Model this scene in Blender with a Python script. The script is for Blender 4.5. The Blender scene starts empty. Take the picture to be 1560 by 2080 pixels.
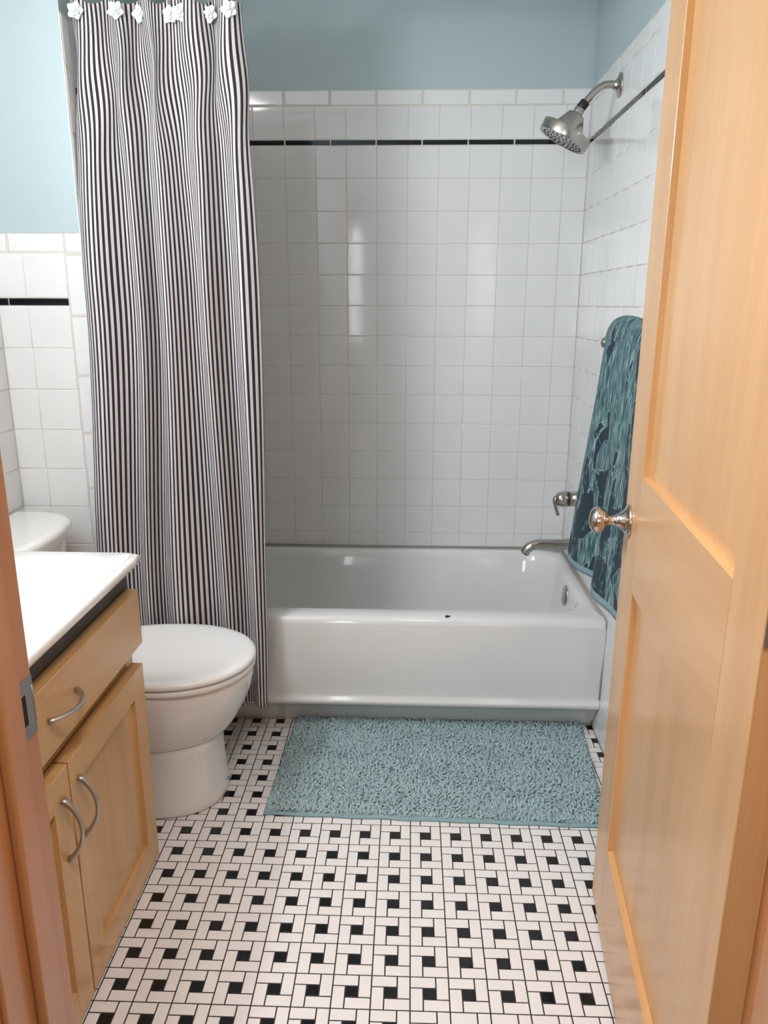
import bpy, bmesh, math, random
import numpy as np
from mathutils import Vector, Matrix
random.seed(7); rng = np.random.RandomState(7)
C = bpy.context.scene.collection
PI = math.pi

# ------------------------------------------------------------------ camera
def basis(yaw, pitch, roll):
    cy, sy, cp, sp, cr, sr = math.cos(yaw), math.sin(yaw), math.cos(pitch), math.sin(pitch), math.cos(roll), math.sin(roll)
    f = Vector((-sy*cp, cy*cp, -sp)); r = Vector((cy, sy, 0)); u = r.cross(f)
    return r*cr + u*sr, -r*sr + u*cr, f
cam = bpy.data.cameras.new('camera'); camo = bpy.data.objects.new('camera', cam); C.objects.link(camo)
r_, u_, f_ = basis(0.03389, 0.26651, 0.00266)
camo.matrix_world = Matrix(((r_.x, u_.x, -f_.x, 0.12744), (r_.y, u_.y, -f_.y, -2.93035), (r_.z, u_.z, -f_.z, 1.34931), (0, 0, 0, 1)))
cam.sensor_fit = 'HORIZONTAL'; cam.sensor_width = 36; cam.lens = 36*1550.11/1560
cam.clip_start = .02
bpy.context.scene.camera = camo

# ------------------------------------------------------------------ world, exposure
sc = bpy.context.scene
sc.view_settings.view_transform = 'Standard'; sc.view_settings.look = 'None'
sc.view_settings.gamma = 1; sc.view_settings.exposure = 0.82
w = bpy.data.worlds.new('world'); sc.world = w; w.use_nodes = True
w.node_tree.nodes['Background'].inputs[0].default_value = (.75, .87, 1, 1)
w.node_tree.nodes['Background'].inputs[1].default_value = 1.2

# ------------------------------------------------------------------ lights
def light(name, kind, loc, energy, col, rot=(0, 0, 0), **k):
    l = bpy.data.lights.new(name, kind); l.energy = energy; l.color = col
    for a, b in k.items(): setattr(l, a, b)
    o = bpy.data.objects.new(name, l); C.objects.link(o); o.location = loc; o.rotation_euler = rot
    return o
# vanity lamp over the sink on the left wall: three globes (their fixture is built below)
VL = [(-.93, -2.02, 1.86), (-.93, -1.84, 1.86), (-.93, -1.66, 1.86)]
for p in VL: light('vanity_bulb_light', 'POINT', p, 2.7, (.93, .955, 1.0), shadow_soft_size=.045)
light('vanity_side_fill', 'AREA', (-.90, -1.84, 1.86), 7.6, (.93, .955, 1.0), (0, -PI/2, 0), shape='RECTANGLE', size=.11, size_y=.50)  # added fill facing the room, brightens the far walls more than the wing wall
# added overhead fill for the bathroom, with no fixture behind it
light('bathroom_fill_light', 'AREA', (-.85, -1.70, 2.41), 5.0, (1, .94, .92), (0, 0, 0), shape='DISK', size=.34)
# hall: daylight window far behind the camera, and an added warm fill outside the doorway
light('hall_window_light', 'AREA', (-.9, -5.9, 1.55), 14, (.93, .97, 1), (PI/2, 0, 0), shape='RECTANGLE', size=.9, size_y=1.2)
light('hall_fill_light', 'AREA', (.22, -2.64, 2.41), 12.5, (1, .895, .875), (0, 0, 0), shape='DISK', size=.30)  # added fill, brightens floor and low fronts through the doorway

# ------------------------------------------------------------------ materials
class NT:
    def __init__(s, name):
        s.m = bpy.data.materials.new(name); s.m.use_nodes = True; s.t = s.m.node_tree; s.n = s.t.nodes; s.l = s.t.links
        s.b = s.n['Principled BSDF']
    def node(s, t, **k):
        n = s.n.new(t)
        for a, b in k.items():
            if isinstance(a, str) and hasattr(n, a): setattr(n, a, b)
        return n
    def link(s, a, b): s.l.new(a, b)
    def coord(s, kind='Object', scale=(1, 1, 1), rot=(0, 0, 0)):
        c = s.node('ShaderNodeTexCoord'); m = s.node('ShaderNodeMapping')
        m.inputs['Scale'].default_value = scale; m.inputs['Rotation'].default_value = rot
        s.link(c.outputs[kind], m.inputs[0]); return m.outputs[0]
    def noise(s, vec, scale, detail=3, rough=.5, dist=0):
        n = s.node('ShaderNodeTexNoise'); n.inputs['Scale'].default_value = scale; n.inputs['Detail'].default_value = detail
        n.inputs['Roughness'].default_value = rough; n.inputs['Distortion'].default_value = dist
        s.link(vec, n.inputs['Vector']); return n.outputs['Fac']
    def ramp(s, fac, stops, interp='LINEAR'):
        r = s.node('ShaderNodeValToRGB'); r.color_ramp.interpolation = interp
        e = r.color_ramp.elements
        while len(e) < len(stops): e.new(.5)
        for x, (p, c) in zip(e, stops): x.position = p; x.color = (*c, 1)
        s.link(fac, r.inputs[0]); return r.outputs[0]
    def math(s, op, a, b=None, c=None):
        n = s.node('ShaderNodeMath'); n.operation = op
        for i, v in enumerate((a, b, c)):
            if v is None: continue
            if isinstance(v, (int, float)): n.inputs[i].default_value = v
            else: s.link(v, n.inputs[i])
        return n.outputs[0]
    def mix(s, fac, a, b, mode='MIX'):
        n = s.node('ShaderNodeMix'); n.data_type = 'RGBA'; n.blend_type = mode
        for i, v in ((0, fac), (6, a), (7, b)):
            if isinstance(v, (int, float)): n.inputs[i].default_value = v
            elif isinstance(v, tuple): n.inputs[i].default_value = (*v, 1)
            else: s.link(v, n.inputs[i])
        return n.outputs[2]
    def set(s, col=None, rough=None, metal=None, spec=None, coat=None, coatr=None, sheen=None):
        I = s.b.inputs
        if col is not None:
            if isinstance(col, tuple): I['Base Color'].default_value = (*col, 1)
            else: s.link(col, I['Base Color'])
        if rough is not None:
            if isinstance(rough, (int, float)): I['Roughness'].default_value = rough
            else: s.link(rough, I['Roughness'])
        if metal is not None: I['Metallic'].default_value = metal
        if spec is not None: I['Specular IOR Level'].default_value = spec
        if coat is not None: I['Coat Weight'].default_value = coat
        if coatr is not None: I['Coat Roughness'].default_value = coatr
        if sheen is not None: I['Sheen Weight'].default_value = sheen
        return s
    def bump(s, h, strength=.3, dist=.002):
        n = s.node('ShaderNodeBump'); n.inputs['Strength'].default_value = strength; n.inputs['Distance'].default_value = dist
        s.link(h, n.inputs['Height']); s.link(n.outputs[0], s.b.inputs['Normal']); return s

def plain(name, col, rough=.5, metal=0, coat=0, noise=None, nb=.05):
    t = NT(name)
    v = t.coord(); n = t.noise(v, noise or 30, 3)
    c = t.mix(n, tuple(x*(1-nb) for x in col), tuple(min(1, x*(1+nb)) for x in col))
    return t.set(c, rough, metal, coat=coat).m

def paint(name, col):
    t = NT(name); v = t.coord(); n = t.noise(v, 3.0, 2); f = t.noise(v, 160, 3)
    return t.set(t.mix(n, tuple(x*.98 for x in col), tuple(x*1.02 for x in col)), .55).bump(f, .12, .0015).m

def wood(name, base, dark, light_, scale=1.0, along='Z', rough=.33, coat=.35, contrast=1.0):
    t = NT(name)
    s = {'Z': (9, 9, .8), 'Y': (9, .8, 9), 'X': (.8, 9, 9)}[along]
    v = t.coord('Object', tuple(x*scale for x in s))
    a = t.noise(v, 1.0, 4, .55, .8)
    c = t.ramp(a, [(.30, dark), (.5, base), (.72, light_)])
    s2 = {'Z': (220, 220, 6), 'Y': (220, 6, 220), 'X': (6, 220, 220)}[along]
    b = t.noise(t.coord('Object', s2), 1.0, 2)
    fine = t.ramp(b, [(.35, (.93, .91, .88)), (.65, (1, 1, 1))])
    c = t.mix(1.0, c, fine, 'MULTIPLY')
    v3 = t.coord('Object', tuple((2.2 if x > 1 else .9) for x in s)); k = t.noise(v3, 2.2, 1)
    c = t.mix(t.math('MULTIPLY', k, .35*contrast), c, tuple(x*.86 for x in dark))
    # small darker grain flecks
    fl = t.noise(t.coord('Object', tuple((55 if x > 1 else 9) for x in s)), 1.0, 1)
    fr = t.ramp(fl, [(.0, (0, 0, 0)), (.80, (0, 0, 0)), (.84, (1, 1, 1))])
    c = t.mix(t.math('MULTIPLY', fr, .5), c, tuple(x*.55 for x in dark))
    return t.set(c, rough, coat=coat, coatr=.18).bump(b, .05, .0004).m

M = {}
M['tile'] = NT('white_glazed_tile').set((.80, .80, .79), .09, spec=.5).m
t = NT('white_glazed_wall_tile'); v = t.coord(); n = t.noise(v, 6, 2)
M['tile'] = t.set(t.mix(n, (.78, .78, .775), (.82, .82, .815)), .07).bump(t.noise(v, 9, 2), .10, .004).m
M['grout'] = plain('light_grout', (.66, .63, .58), .85, noise=80)
M['black'] = plain('black_glazed_tile', (.008, .008, .010), .10)
M['ftile'] = None
t = NT('white_matte_floor_tile'); v = t.coord(); n = t.noise(v, 14, 3); sp = t.noise(v, 260, 2)
c = t.mix(n, (.78, .75, .73), (.83, .80, .78))
M['ftile'] = t.set(c, .26).m
M['fgrout'] = plain('dark_floor_grout', (.035, .03, .03), .9, noise=90)
M['fblack'] = plain('black_floor_tile', (.006, .006, .007), .13)
M['blue'] = paint('pale_blue_wall_paint', (.45, .545, .565))
M['ceil'] = paint('white_ceiling_paint', (.82, .82, .80))
M['hallpaint'] = paint('warm_hall_paint', (.45, .38, .30))
M['tub'] = plain('white_enamel', (.80, .80, .79), .12, coat=.5, noise=3, nb=.01)
M['porcelain'] = plain('white_porcelain', (.82, .81, .79), .07, coat=.6, noise=3, nb=.01)
M['seat'] = plain('white_seat_plastic', (.84, .84, .83), .16, coat=.3, noise=3, nb=.01)
M['counter'] = plain('white_cultured_marble', (.85, .84, .82), .16, coat=.4, noise=3, nb=.01)
M['chip'] = plain('dark_chip', (.02, .02, .02), .6)
M['caulk'] = plain('grey_caulk', (.42, .38, .33), .7)
M['door'] = wood('maple_door', (.69, .40, .18), (.60, .33, .135), (.75, .455, .22), 1, 'Z')
M['doorrail'] = wood('maple_door_rail', (.69, .40, .185), (.61, .335, .145), (.75, .455, .22), 1, 'Y')
M['cab'] = wood('maple_cabinet', (.65, .395, .17), (.57, .325, .125), (.70, .445, .21), 1.2, 'Z')
M['cabh'] = wood('maple_cabinet_horizontal', (.65, .395, .17), (.57, .325, .125), (.70, .445, .21), 1.2, 'Y')
M['jamb'] = wood('maple_jamb', (.52, .235, .095), (.44, .19, .07), (.58, .28, .125), 1, 'Z')
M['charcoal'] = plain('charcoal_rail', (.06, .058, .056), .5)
M['dark'] = plain('dark_void', (.01, .01, .01), .8)
def metal(name, col, rough, along=(300, 300, 8)):
    t = NT(name); b = t.noise(t.coord('Object', along), 1, 2)
    r = t.node('ShaderNodeMapRange'); r.inputs[3].default_value = rough*.95; r.inputs[4].default_value = rough*1.05
    t.link(b, r.inputs[0])
    return t.set(col, r.outputs[0], 1).m
M['nickel'] = metal('brushed_nickel', (.47, .44, .41), .26)
M['knobm'] = metal('satin_nickel_knob', (.60, .54, .49), .17)
M['pull'] = metal('satin_pull', (.50, .47, .43), .38)
M['zinc'] = metal('zinc_strike', (.35, .36, .38), .45)
M['blackp'] = plain('black_plastic', (.012, .012, .012), .4)
M['greyp'] = plain('pale_grey_rubber', (.55, .55, .55), .5)
M['hookw'] = plain('white_enamel_hook', (.80, .85, .85), .3)
t = NT('blue_terry_pile'); v = t.coord(); n1 = t.noise(v, 9, 2); n2 = t.noise(v, 420, 1)
c = t.mix(n2, (.30, .43, .455), (.52, .65, .67)); c = t.mix(t.math('MULTIPLY', n1, .35), c, (.27, .38, .41))
M['pile'] = t.set(c, .9, sheen=.2).m
M['hem'] = plain('blue_rug_hem', (.24, .36, .39), .8, noise=200, nb=.12)
# striped curtain: stripes run down the cloth, u of the UV map is the distance along the cloth in metres
t = NT('striped_cotton')
tc = t.node('ShaderNodeTexCoord'); sx = t.node('ShaderNodeSeparateXYZ'); t.link(tc.outputs['UV'], sx.inputs[0])
fr = t.math('FRACT', t.math('MULTIPLY', sx.outputs[0], 1/.0125))
st = t.math('GREATER_THAN', fr, .51)
wv = t.noise(t.coord('UV', (900, 900, 1)), 1, 2)
c = t.mix(st, (.80, .76, .76), (.030, .018, .026))
se = t.math('LESS_THAN', t.math('ABSOLUTE', t.math('SUBTRACT', sx.outputs[1], .070)), .0007)
c = t.mix(t.math('MULTIPLY', se, .5), c, (.25, .2, .2))
M['stripe'] = t.set(c, .8, sheen=.15).bump(wv, .15, .0006).m
nt = t.t; tr = t.node('ShaderNodeBsdfTranslucent'); t.link(c, tr.inputs[0]); mx = t.node('ShaderNodeMixShader'); mx.inputs[0].default_value = .16
t.link(t.b.outputs[0], mx.inputs[1]); t.link(tr.outputs[0], mx.inputs[2]); t.link(mx.outputs[0], t.n['Material Output'].inputs[0])
# towel: teal stripes of loop pile broken by navy velour figures with pale outlines
t = NT('teal_jacquard_terry')
v = t.coord('UV', (1, 1, 1))
st = t.noise(t.coord('UV', (260, 11, 1)), 1, 2, .6, .2)
teal = t.ramp(st, [(.32, (.012, .045, .065)), (.46, (.035, .11, .13)), (.54, (.13, .26, .28)), (.66, (.42, .56, .58))])
big = t.noise(t.coord('UV', (15, 4.0, 1)), 1, 3, .55, .8)
sy = t.node('ShaderNodeSeparateXYZ'); t.link(v, sy.inputs[0])
bias = t.math('MULTIPLY_ADD', sy.outputs[1], .20, -.085)     # more navy towards the lower hem
bb = t.math('ADD', big, bias)
mask = t.ramp(bb, [(.520, (0, 0, 0)), (.530, (1, 1, 1))])
edge = t.ramp(bb, [(.508, (0, 0, 0)), (.518, (1, 1, 1)), (.528, (1, 1, 1)), (.538, (0, 0, 0))])
c = t.mix(mask, teal, (.012, .034, .055))
c = t.mix(t.math('MULTIPLY', edge, .75), c, (.30, .47, .50))
sm = t.noise(t.coord('UV', (30, 14, 1)), 1, 2, .5, 1.2)
sp = t.ramp(sm, [(.60, (0, 0, 0)), (.63, (1, 1, 1)), (.68, (0, 0, 0))])
c = t.mix(t.math('MULTIPLY', t.math('MULTIPLY', sp, mask), .55), c, (.26, .43, .46))
lp = t.noise(t.coord('UV', (500, 330, 1)), 1, 2)
c = t.mix(1, c, t.ramp(lp, [(.3, (.72, .72, .72)), (.7, (1.0, 1.0, 1.0))]), 'MULTIPLY')
M['towel'] = t.set(c, .95, sheen=.06).bump(t.math('ADD', lp, t.math('MULTIPLY', st, .6)), .7, .003).m
M['towelhem'] = plain('pale_towel_hem', (.22, .33, .38), .9, noise=200)
M['wood_floor'] = wood('hall_floor_wood', (.40, .22, .10), (.3, .15, .06), (.5, .28, .14), .6, 'Y')
t = NT('frosted_lamp_glass'); t.set((.9, .9, .88), .4); t.b.inputs['Emission Color'].default_value = (1, .98, .95, 1); t.b.inputs['Emission Strength'].default_value = 14
M['globe'] = t.m
t = NT('clear_window_glass'); t.set((1, 1, 1), .0); t.b.inputs['Transmission Weight'].default_value = 1; M['glass'] = t.m

# ------------------------------------------------------------------ mesh helpers
def bx(bm, x0, x1, y0, y1, z0, z1, bev=0, seg=2, mi=0, mat=None):
    vs = [bm.verts.new((x, y, z)) for z in (z0, z1) for y in (y0, y1) for x in (x0, x1)]
    fs = [bm.faces.new([vs[i] for i in q]) for q in ((0, 2, 3, 1), (4, 5, 7, 6), (0, 1, 5, 4), (2, 6, 7, 3), (0, 4, 6, 2), (1, 3, 7, 5))]
    for f in fs: f.material_index = mi
    if bev:
        es = {e for f in fs for e in f.edges}
        r = bmesh.ops.bevel(bm, geom=list(es), offset=bev, segments=seg, affect='EDGES', profile=.5)
        for f in r['faces']: f.material_index = mi; f.smooth = True
        vs = list({v for f in r['faces'] for v in f.verts} | {v for v in vs if v.is_valid})
    if mat is not None: bmesh.ops.transform(bm, matrix=mat, verts=[v for v in vs if v.is_valid])
    return vs
def frame_axis(d):
    d = Vector(d).normalized(); a = Vector((0, 0, 1)) if abs(d.z) < .9 else Vector((1, 0, 0))
    x = d.cross(a).normalized(); return x, d.cross(x), d
def lathe(bm, prof, origin=(0, 0, 0), axis=(0, 0, 1), n=48, sx=1, sy=1, cap=True, mi=0):
    """prof: list of (radius, distance along axis)"""
    x, y, d = frame_axis(axis); o = Vector(origin); rings = []
    for r, h in prof:
        rings.append([bm.verts.new(o + d*h + x*(r*sx*math.cos(2*PI*k/n)) + y*(r*sy*math.sin(2*PI*k/n))) for k in range(n)])
    loft(bm, rings, cap, mi)
    return rings
def loft(bm, rings, cap=True, mi=0, closed=True):
    n = len(rings[0])
    for a, b in zip(rings[:-1], rings[1:]):
        for k in range(n if closed else n-1):
            f = bm.faces.new((a[k], a[(k+1) % n], b[(k+1) % n], b[k])); f.smooth = True; f.material_index = mi
    if cap:
        if cap in (True, 'start'): f = bm.faces.new(rings[0][::-1]); f.smooth = True; f.material_index = mi
        if cap in (True, 'end'): f = bm.faces.new(rings[-1]); f.smooth = True; f.material_index = mi
def tube(bm, pts, rad, n=20, cap=True, flat=None):
    """pts list of Vector; rad number or list; flat=(sx,sy) squashes the section"""
    pts = [Vector(p) for p in pts]; rings = []; up = None
    for i, p in enumerate(pts):
        d = (pts[min(i+1, len(pts)-1)] - pts[max(i-1, 0)]).normalized()
        if up is None:
            up = Vector((0, 0, 1)) if abs(d.z) < .9 else Vector((0, 1, 0))
        s = d.cross(up).normalized(); up = s.cross(d).normalized()
        r = rad[i] if isinstance(rad, (list, tuple)) else rad
        fx, fy = flat or (1, 1)
        rings.append([bm.verts.new(p + s*(r*fx*math.cos(2*PI*k/n)) + up*(r*fy*math.sin(2*PI*k/n))) for k in range(n)])
    loft(bm, rings, cap)
def smooth_path(ctrl, n=10):
    c = [Vector(p) for p in ctrl]; c = [2*c[0]-c[1]] + c + [2*c[-1]-c[-2]]; out = []
    for i in range(1, len(c)-2):
        for k in range(n):
            t = k/n
            out.append(.5*((2*c[i]) + (-c[i-1]+c[i+1])*t + (2*c[i-1]-5*c[i]+4*c[i+1]-c[i+2])*t*t + (-c[i-1]+3*c[i]-3*c[i+1]+c[i+2])*t**3))
    out.append(c[-2]); return out
def obj(name, bm, mats, parent=None, bevel=0, recalc=True, subd=0, autos=None):
    if recalc: bmesh.ops.recalc_face_normals(bm, faces=bm.faces[:])
    me = bpy.data.meshes.new(name); bm.to_mesh(me); bm.free()
    for m in (mats if isinstance(mats, (list, tuple)) else [mats]): me.materials.append(m)
    o = bpy.data.objects.new(name, me); C.objects.link(o)
    if parent: o.parent = parent
    if bevel:
        b = o.modifiers.new('bevel', 'BEVEL'); b.width = bevel; b.segments = 3; b.limit_method = 'ANGLE'; b.angle_limit = math.radians(40)
    if subd:
        s = o.modifiers.new('subd', 'SUBSURF'); s.levels = subd; s.render_levels = subd
    if autos:
        me.set_sharp_from_angle(angle=math.radians(autos))
    return o
def tag(o, label, cat, group=None, kind=None):
    o['label'] = label; o['category'] = cat
    if group: o['group'] = group
    if kind: o['kind'] = kind
    return o
def thing(name, label, cat, loc=(0, 0, 0), group=None, kind=None):
    o = bpy.data.objects.new(name, None); o.empty_display_size = .05; C.objects.link(o); o.location = loc
    return tag(o, label, cat, group, kind)
def part(name, bm, mats, root, **k):
    """mesh written in world coordinates, parented to a root Empty whose location is its base"""
    mw = root.matrix_basis if root.parent is None else root.matrix_world
    bmesh.ops.transform(bm, matrix=Matrix.Translation(-root.location), verts=bm.verts[:]) if root.type == 'EMPTY' else None
    return obj(name, bm, mats, root, **k)
def NB(): return bmesh.new()

# ------------------------------------------------------------------ tiled surfaces
class Tiles:
    """collects tiles of one wall: O + U*u + V*v, facing N"""
    def __init__(s, O, U, V, N, eps=.0012):
        s.O, s.U, s.V, s.N = map(Vector, (O, U, V, N)); s.v = []; s.f = []; s.m = []; s.sm = []; s.eps = eps
    def P(s, u, v, d): return s.O + s.U*u + s.V*v + s.N*d
    def tile(s, u0, u1, v0, v1, mi=0, gap=.0011, edge=.0024, h=.0006, tilt=.00006):
        if u1-u0 < .004 or v1-v0 < .004: return
        u0 += gap; u1 -= gap; v0 += gap; v1 -= gap; b = len(s.v)
        du, dv, dc = [random.uniform(-tilt, tilt) for _ in range(3)]
        e = min(edge, (u1-u0)/3, (v1-v0)/3)
        for ins, d in ((0, -.003), (0, -h), (e*.35, -h*.35), (e, 0)):
            for i, (u, v) in enumerate(((u0+ins, v0+ins), (u1-ins, v0+ins), (u1-ins, v1-ins), (u0+ins, v1-ins))):
                dd = d + dc + (du if i in (1, 2) else -du) + (dv if i > 1 else -dv)
                s.v.append(s.P(u, v, dd))
        for k in range(3):
            for i in range(4):
                s.f.append((b+4*k+i, b+4*k+(i+1) % 4, b+4*k+4+(i+1) % 4, b+4*k+4+i)); s.m.append(mi); s.sm.append(k > 0)
        s.f.append((b+12, b+13, b+14, b+15)); s.m.append(mi); s.sm.append(False)
    def quad(s, u0, u1, v0, v1, d, mi):
        b = len(s.v)
        for u, v in ((u0, v0), (u1, v0), (u1, v1), (u0, v1)): s.v.append(s.P(u, v, d))
        s.f.append((b, b+1, b+2, b+3)); s.m.append(mi); s.sm.append(False)
    def box(s, lo, hi, mi):
        b = len(s.v); (x0, y0, z0), (x1, y1, z1) = lo, hi
        for z in (z0, z1):
            for y in (y0, y1):
                for x in (x0, x1): s.v.append(Vector((x, y, z)))
        for q in ((0, 2, 3, 1), (4, 5, 7, 6), (0, 1, 5, 4), (2, 6, 7, 3), (0, 4, 6, 2), (1, 3, 7, 5)):
            s.f.append(tuple(b+i for i in q)); s.m.append(mi); s.sm.append(False)
    def build(s, name, mats):
        me = bpy.data.meshes.new(name); me.from_pydata([tuple(v) for v in s.v], [], s.f)
        for m in mats: me.materials.append(m)
        me.polygons.foreach_set('material_index', s.m); me.polygons.foreach_set('use_smooth', s.sm); me.update()
        o = bpy.data.objects.new(name, me); C.objects.link(o); return o

XR, XL, YF = .741, -1.03, -2.187      # right wall, left wall, inner face of the door wall
WX = -.775                            # alcove side wall (tub end), outer corner of the wing wall
WY = -.75                             # face of the wing wall
T = .1095; Z0 = 1.77947; ZC = 2.44
cell = .07932; fx0 = .14101; fy0 = -1.09787

def split(a, b, off, step):
    """grid lines of off+k*step inside [a,b], as consecutive intervals"""
    k0 = math.floor((a-off)/step); xs = [a]; k = k0+1
    while off+k*step < b-1e-6:
        if off+k*step > a+.003: xs.append(off+k*step)
        k += 1
    xs.append(b); return list(zip(xs[:-1], xs[1:]))
WM = [M['tile'], M['grout'], M['black'], M['blue'], M['ceil']]
def tall_rows(W, cols, strip, caps, zb):
    zt = 1.9075
    rows = split(zb, Z0+.0, Z0, T)
    for (a, b) in rows:
        for (c, d) in cols: W.tile(c, d, a, b)
    for (c, d) in cols:
        W.tile(c, d, Z0, 1.8860); W.tile(c, d, 1.9065, 2.0130)
    for (c, d) in strip: W.tile(c, d, 1.8860, 1.9065, 2, gap=.001, h=.003, edge=.003)
    for (c, d) in caps: W.tile(c, d, 2.0130, 2.0660, edge=.006, h=.004)

# back wall: tiles to 2.066, blue paint above
W = Tiles((0, 0, 0), (1, 0, 0), (0, 0, 1), (0, -1, 0))
W.box((WX-.3, .0009, -.05), (XR+.15, .12, 2.0645), 1); W.box((WX-.3, .006, 2.0645), (XR+.15, .12, ZC), 3)
cols = split(WX, XR, 0, T); six = split(WX, XR, -.003, .1615)
tall_rows(W, cols, six, six, .40)
tag(W.build('wall_back', WM), 'white square tiled wall behind the tub with a black line and blue paint above', 'wall', kind='structure')

# right wall
W = Tiles((XR, 0, 0), (0, -1, 0), (0, 0, 1), (-1, 0, 0))
W.box((XR+.0009, YF-.1, -.05), (XR+.13, .0, 2.0645), 1); W.box((XR+.006, YF-.1, 2.0645), (XR+.13, .0, ZC), 3)
cols = split(0, 2.15, .17783-T*2+.0, T); six = split(0, 2.15, .02, .1615)
tall_rows(W, cols, six, six, .0)
tag(W.build('wall_right', WM), 'white tiled right side wall carrying the shower fittings and the towel', 'wall', kind='structure')

# alcove side wall behind the curtain, with its bullnose edge
W = Tiles((WX, 0, 0), (0, 1, 0), (0, 0, 1), (1, 0, 0))
W.box((XL-.12, WY+.0009, -.05), (WX-.0009, .0, 1.533), 1); W.box((XL-.12, WY+.006, 1.533), (WX-.006, .0, ZC), 3)
W.box((WX-.006, WY+.004, 1.5), (WX-.0009, .0, 2.0645), 1)
cols = split(WY+.052, 0, -.03, T)
tall_rows(W, cols, split(WY+.052, 0, .01, .1615), split(WY+.052, 0, .01, .1615), .40)
for a, b in split(.0, 2.066, 1.6195, .1615): W.tile(WY-.001, WY+.052, a, b, edge=.008, h=.006)
# front (wing) face beside the toilet: tiled to 1.535
W.O, W.U, W.V, W.N = map(Vector, ((0, WY, 0), (1, 0, 0), (0, 0, 1), (0, -1, 0)))
TL = .1185
cx = [XL, -.944, -.829]
for a, b in split(0, 1.341, 1.341, .1165):
    for c, d in ((XL, -.9475), (-.9475, -.829)): W.tile(c, d, a, b)
for c, d in ((XL, -.9475), (-.9475, -.829)): W.tile(c, d, 1.3625, 1.481)
W.tile(XL, -1.0, 1.341, 1.3625, 2, gap=.001); W.tile(-1.0, -.829, 1.341, 1.3625, 2, gap=.001)
for a, b in split(0, 1.481, 1.3125, .1655): W.tile(-.829, WX+.0005, a, b, edge=.006, h=.004)
for c, d in ((XL, -.985), (-.985, -.825), (-.825, WX+.0005)): W.tile(c, d, 1.481, 1.535, edge=.006, h=.004)
tag(W.build('wall_alcove', WM), 'white tiled wing wall with blue paint above, left of the curtain', 'wall', kind='structure')

# left wall
W = Tiles((XL, 0, 0), (0, 1, 0), (0, 0, 1), (1, 0, 0))
W.box((XL-.12, YF-.1, -.05), (XL-.0009, WY+.001, 1.533), 1); W.box((XL-.12, YF-.1, 1.533), (XL-.006, WY, ZC), 3)
for c, d in split(-1.28, WY, WY-.004, .1165):
    for a, b in split(0, 1.341, 1.341, .1165): W.tile(c, d, a, b)
    W.tile(c, d, 1.3625, 1.481)
for c, d in split(-1.28, WY, WY, .1615): W.tile(c, d, 1.341, 1.3625, 2, gap=.001); W.tile(c, d, 1.481, 1.535)
for a, b in split(-2.15, -1.28, -1.28, T):
    for e, f in split(.86, 1.341, 1.341, .1165): W.tile(a, b, e, f)
    W.tile(a, b, 1.3625, 1.481); W.tile(a, b, 1.341, 1.3625, 2, gap=.001); W.tile(a, b, 1.481, 1.535)
tag(W.build('wall_left', WM), 'white tiled left wall behind the toilet tank and sink', 'wall', kind='structure')

# floor
W = Tiles((0, 0, 0), (1, 0, 0), (0, 1, 0), (0, 0, 1))
W.box((XL-.1, YF-.14, -.06), (XR+.1, .1, -.0010), 1)
xs = (XL, XR); ys = (YF-.02, -.60)
i0 = int(math.floor((xs[0]-fx0)/cell)); i1 = int(math.ceil((xs[1]-fx0)/cell))
j0 = int(math.floor((ys[0]-fy0)/cell)); j1 = int(math.ceil((ys[1]-fy0)/cell))
g = cell/3
for i in range(i0, i1):
    for j in range(j0, j1):
        X, Y = fx0+i*cell, fy0+j*cell
        for (a, b, c, d, mi) in ((0, 2, 2, 3, 0), (2, 3, 1, 3, 0), (1, 3, 0, 1, 0), (0, 1, 0, 2, 0), (1, 2, 1, 2, 2)):
            u0, u1, v0, v1 = X+a*g, X+b*g, Y+c*g, Y+d*g
            u0, u1, v0, v1 = max(u0, xs[0]), min(u1, xs[1]), max(v0, ys[0]), min(v1, ys[1])
            if u1-u0 > .006 and v1-v0 > .006: W.tile(u0, u1, v0, v1, mi, gap=.0014, edge=.0007, h=.0005, tilt=.00006)
tag(W.build('floor', [M['ftile'], M['fgrout'], M['fblack']]), 'white pinwheel mosaic tile floor with small black squares', 'floor', kind='structure')

bm = NB(); bx(bm, XL-.12, XR+.13, YF-.1, .12, ZC, ZC+.06)
tag(obj('ceiling', bm, M['ceil']), 'plain white bathroom ceiling above the frame', 'ceiling', kind='structure')

# door wall with its opening, hall behind the camera
DX0, DX1, DH = -.302, .553, 2.06     # rough opening
YB = YF-.125
bm = NB()
bx(bm, XL-.12, DX0, YB, YF, 0, ZC); bx(bm, DX1, XR+.13, YB, YF, 0, ZC); bx(bm, DX0, DX1, YB, YF, DH, ZC)
tag(obj('wall_front', bm, M['blue']), 'wall holding the bathroom doorway, beside the photographer', 'wall', kind='structure')
bm = NB()
bx(bm, -1.9, -1.8, -6.1, YB-.001, 0, ZC); bx(bm, 1.5, 1.6, -6.1, YB-.001, 0, ZC)
bx(bm, -1.8, -1.4, -6.1, -6.0, 0, ZC); bx(bm, -.4, 1.5, -6.1, -6.0, 0, ZC); bx(bm, -1.4, -.4, -6.1, -6.0, 0, .9); bx(bm, -1.4, -.4, -6.1, -6.0, 2.2, ZC)
bx(bm, -1.9, XL-.121, YB-.02, YB, 0, ZC); bx(bm, XR+.131, 1.6, YB-.02, YB, 0, ZC)
tag(obj('wall_hall', bm, M['hallpaint']), 'warm painted hall walls behind the photographer', 'wall', kind='structure')
bm = NB(); bx(bm, -1.9, 1.6, -6.1, YF-.141, -.06, -.002)
tag(obj('floor_hall', bm, M['wood_floor']), 'brown wooden hall floor outside the bathroom door', 'floor', kind='structure')
bm = NB(); bx(bm, -1.9, 1.6, -6.1, YB, ZC, ZC+.06)
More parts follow.
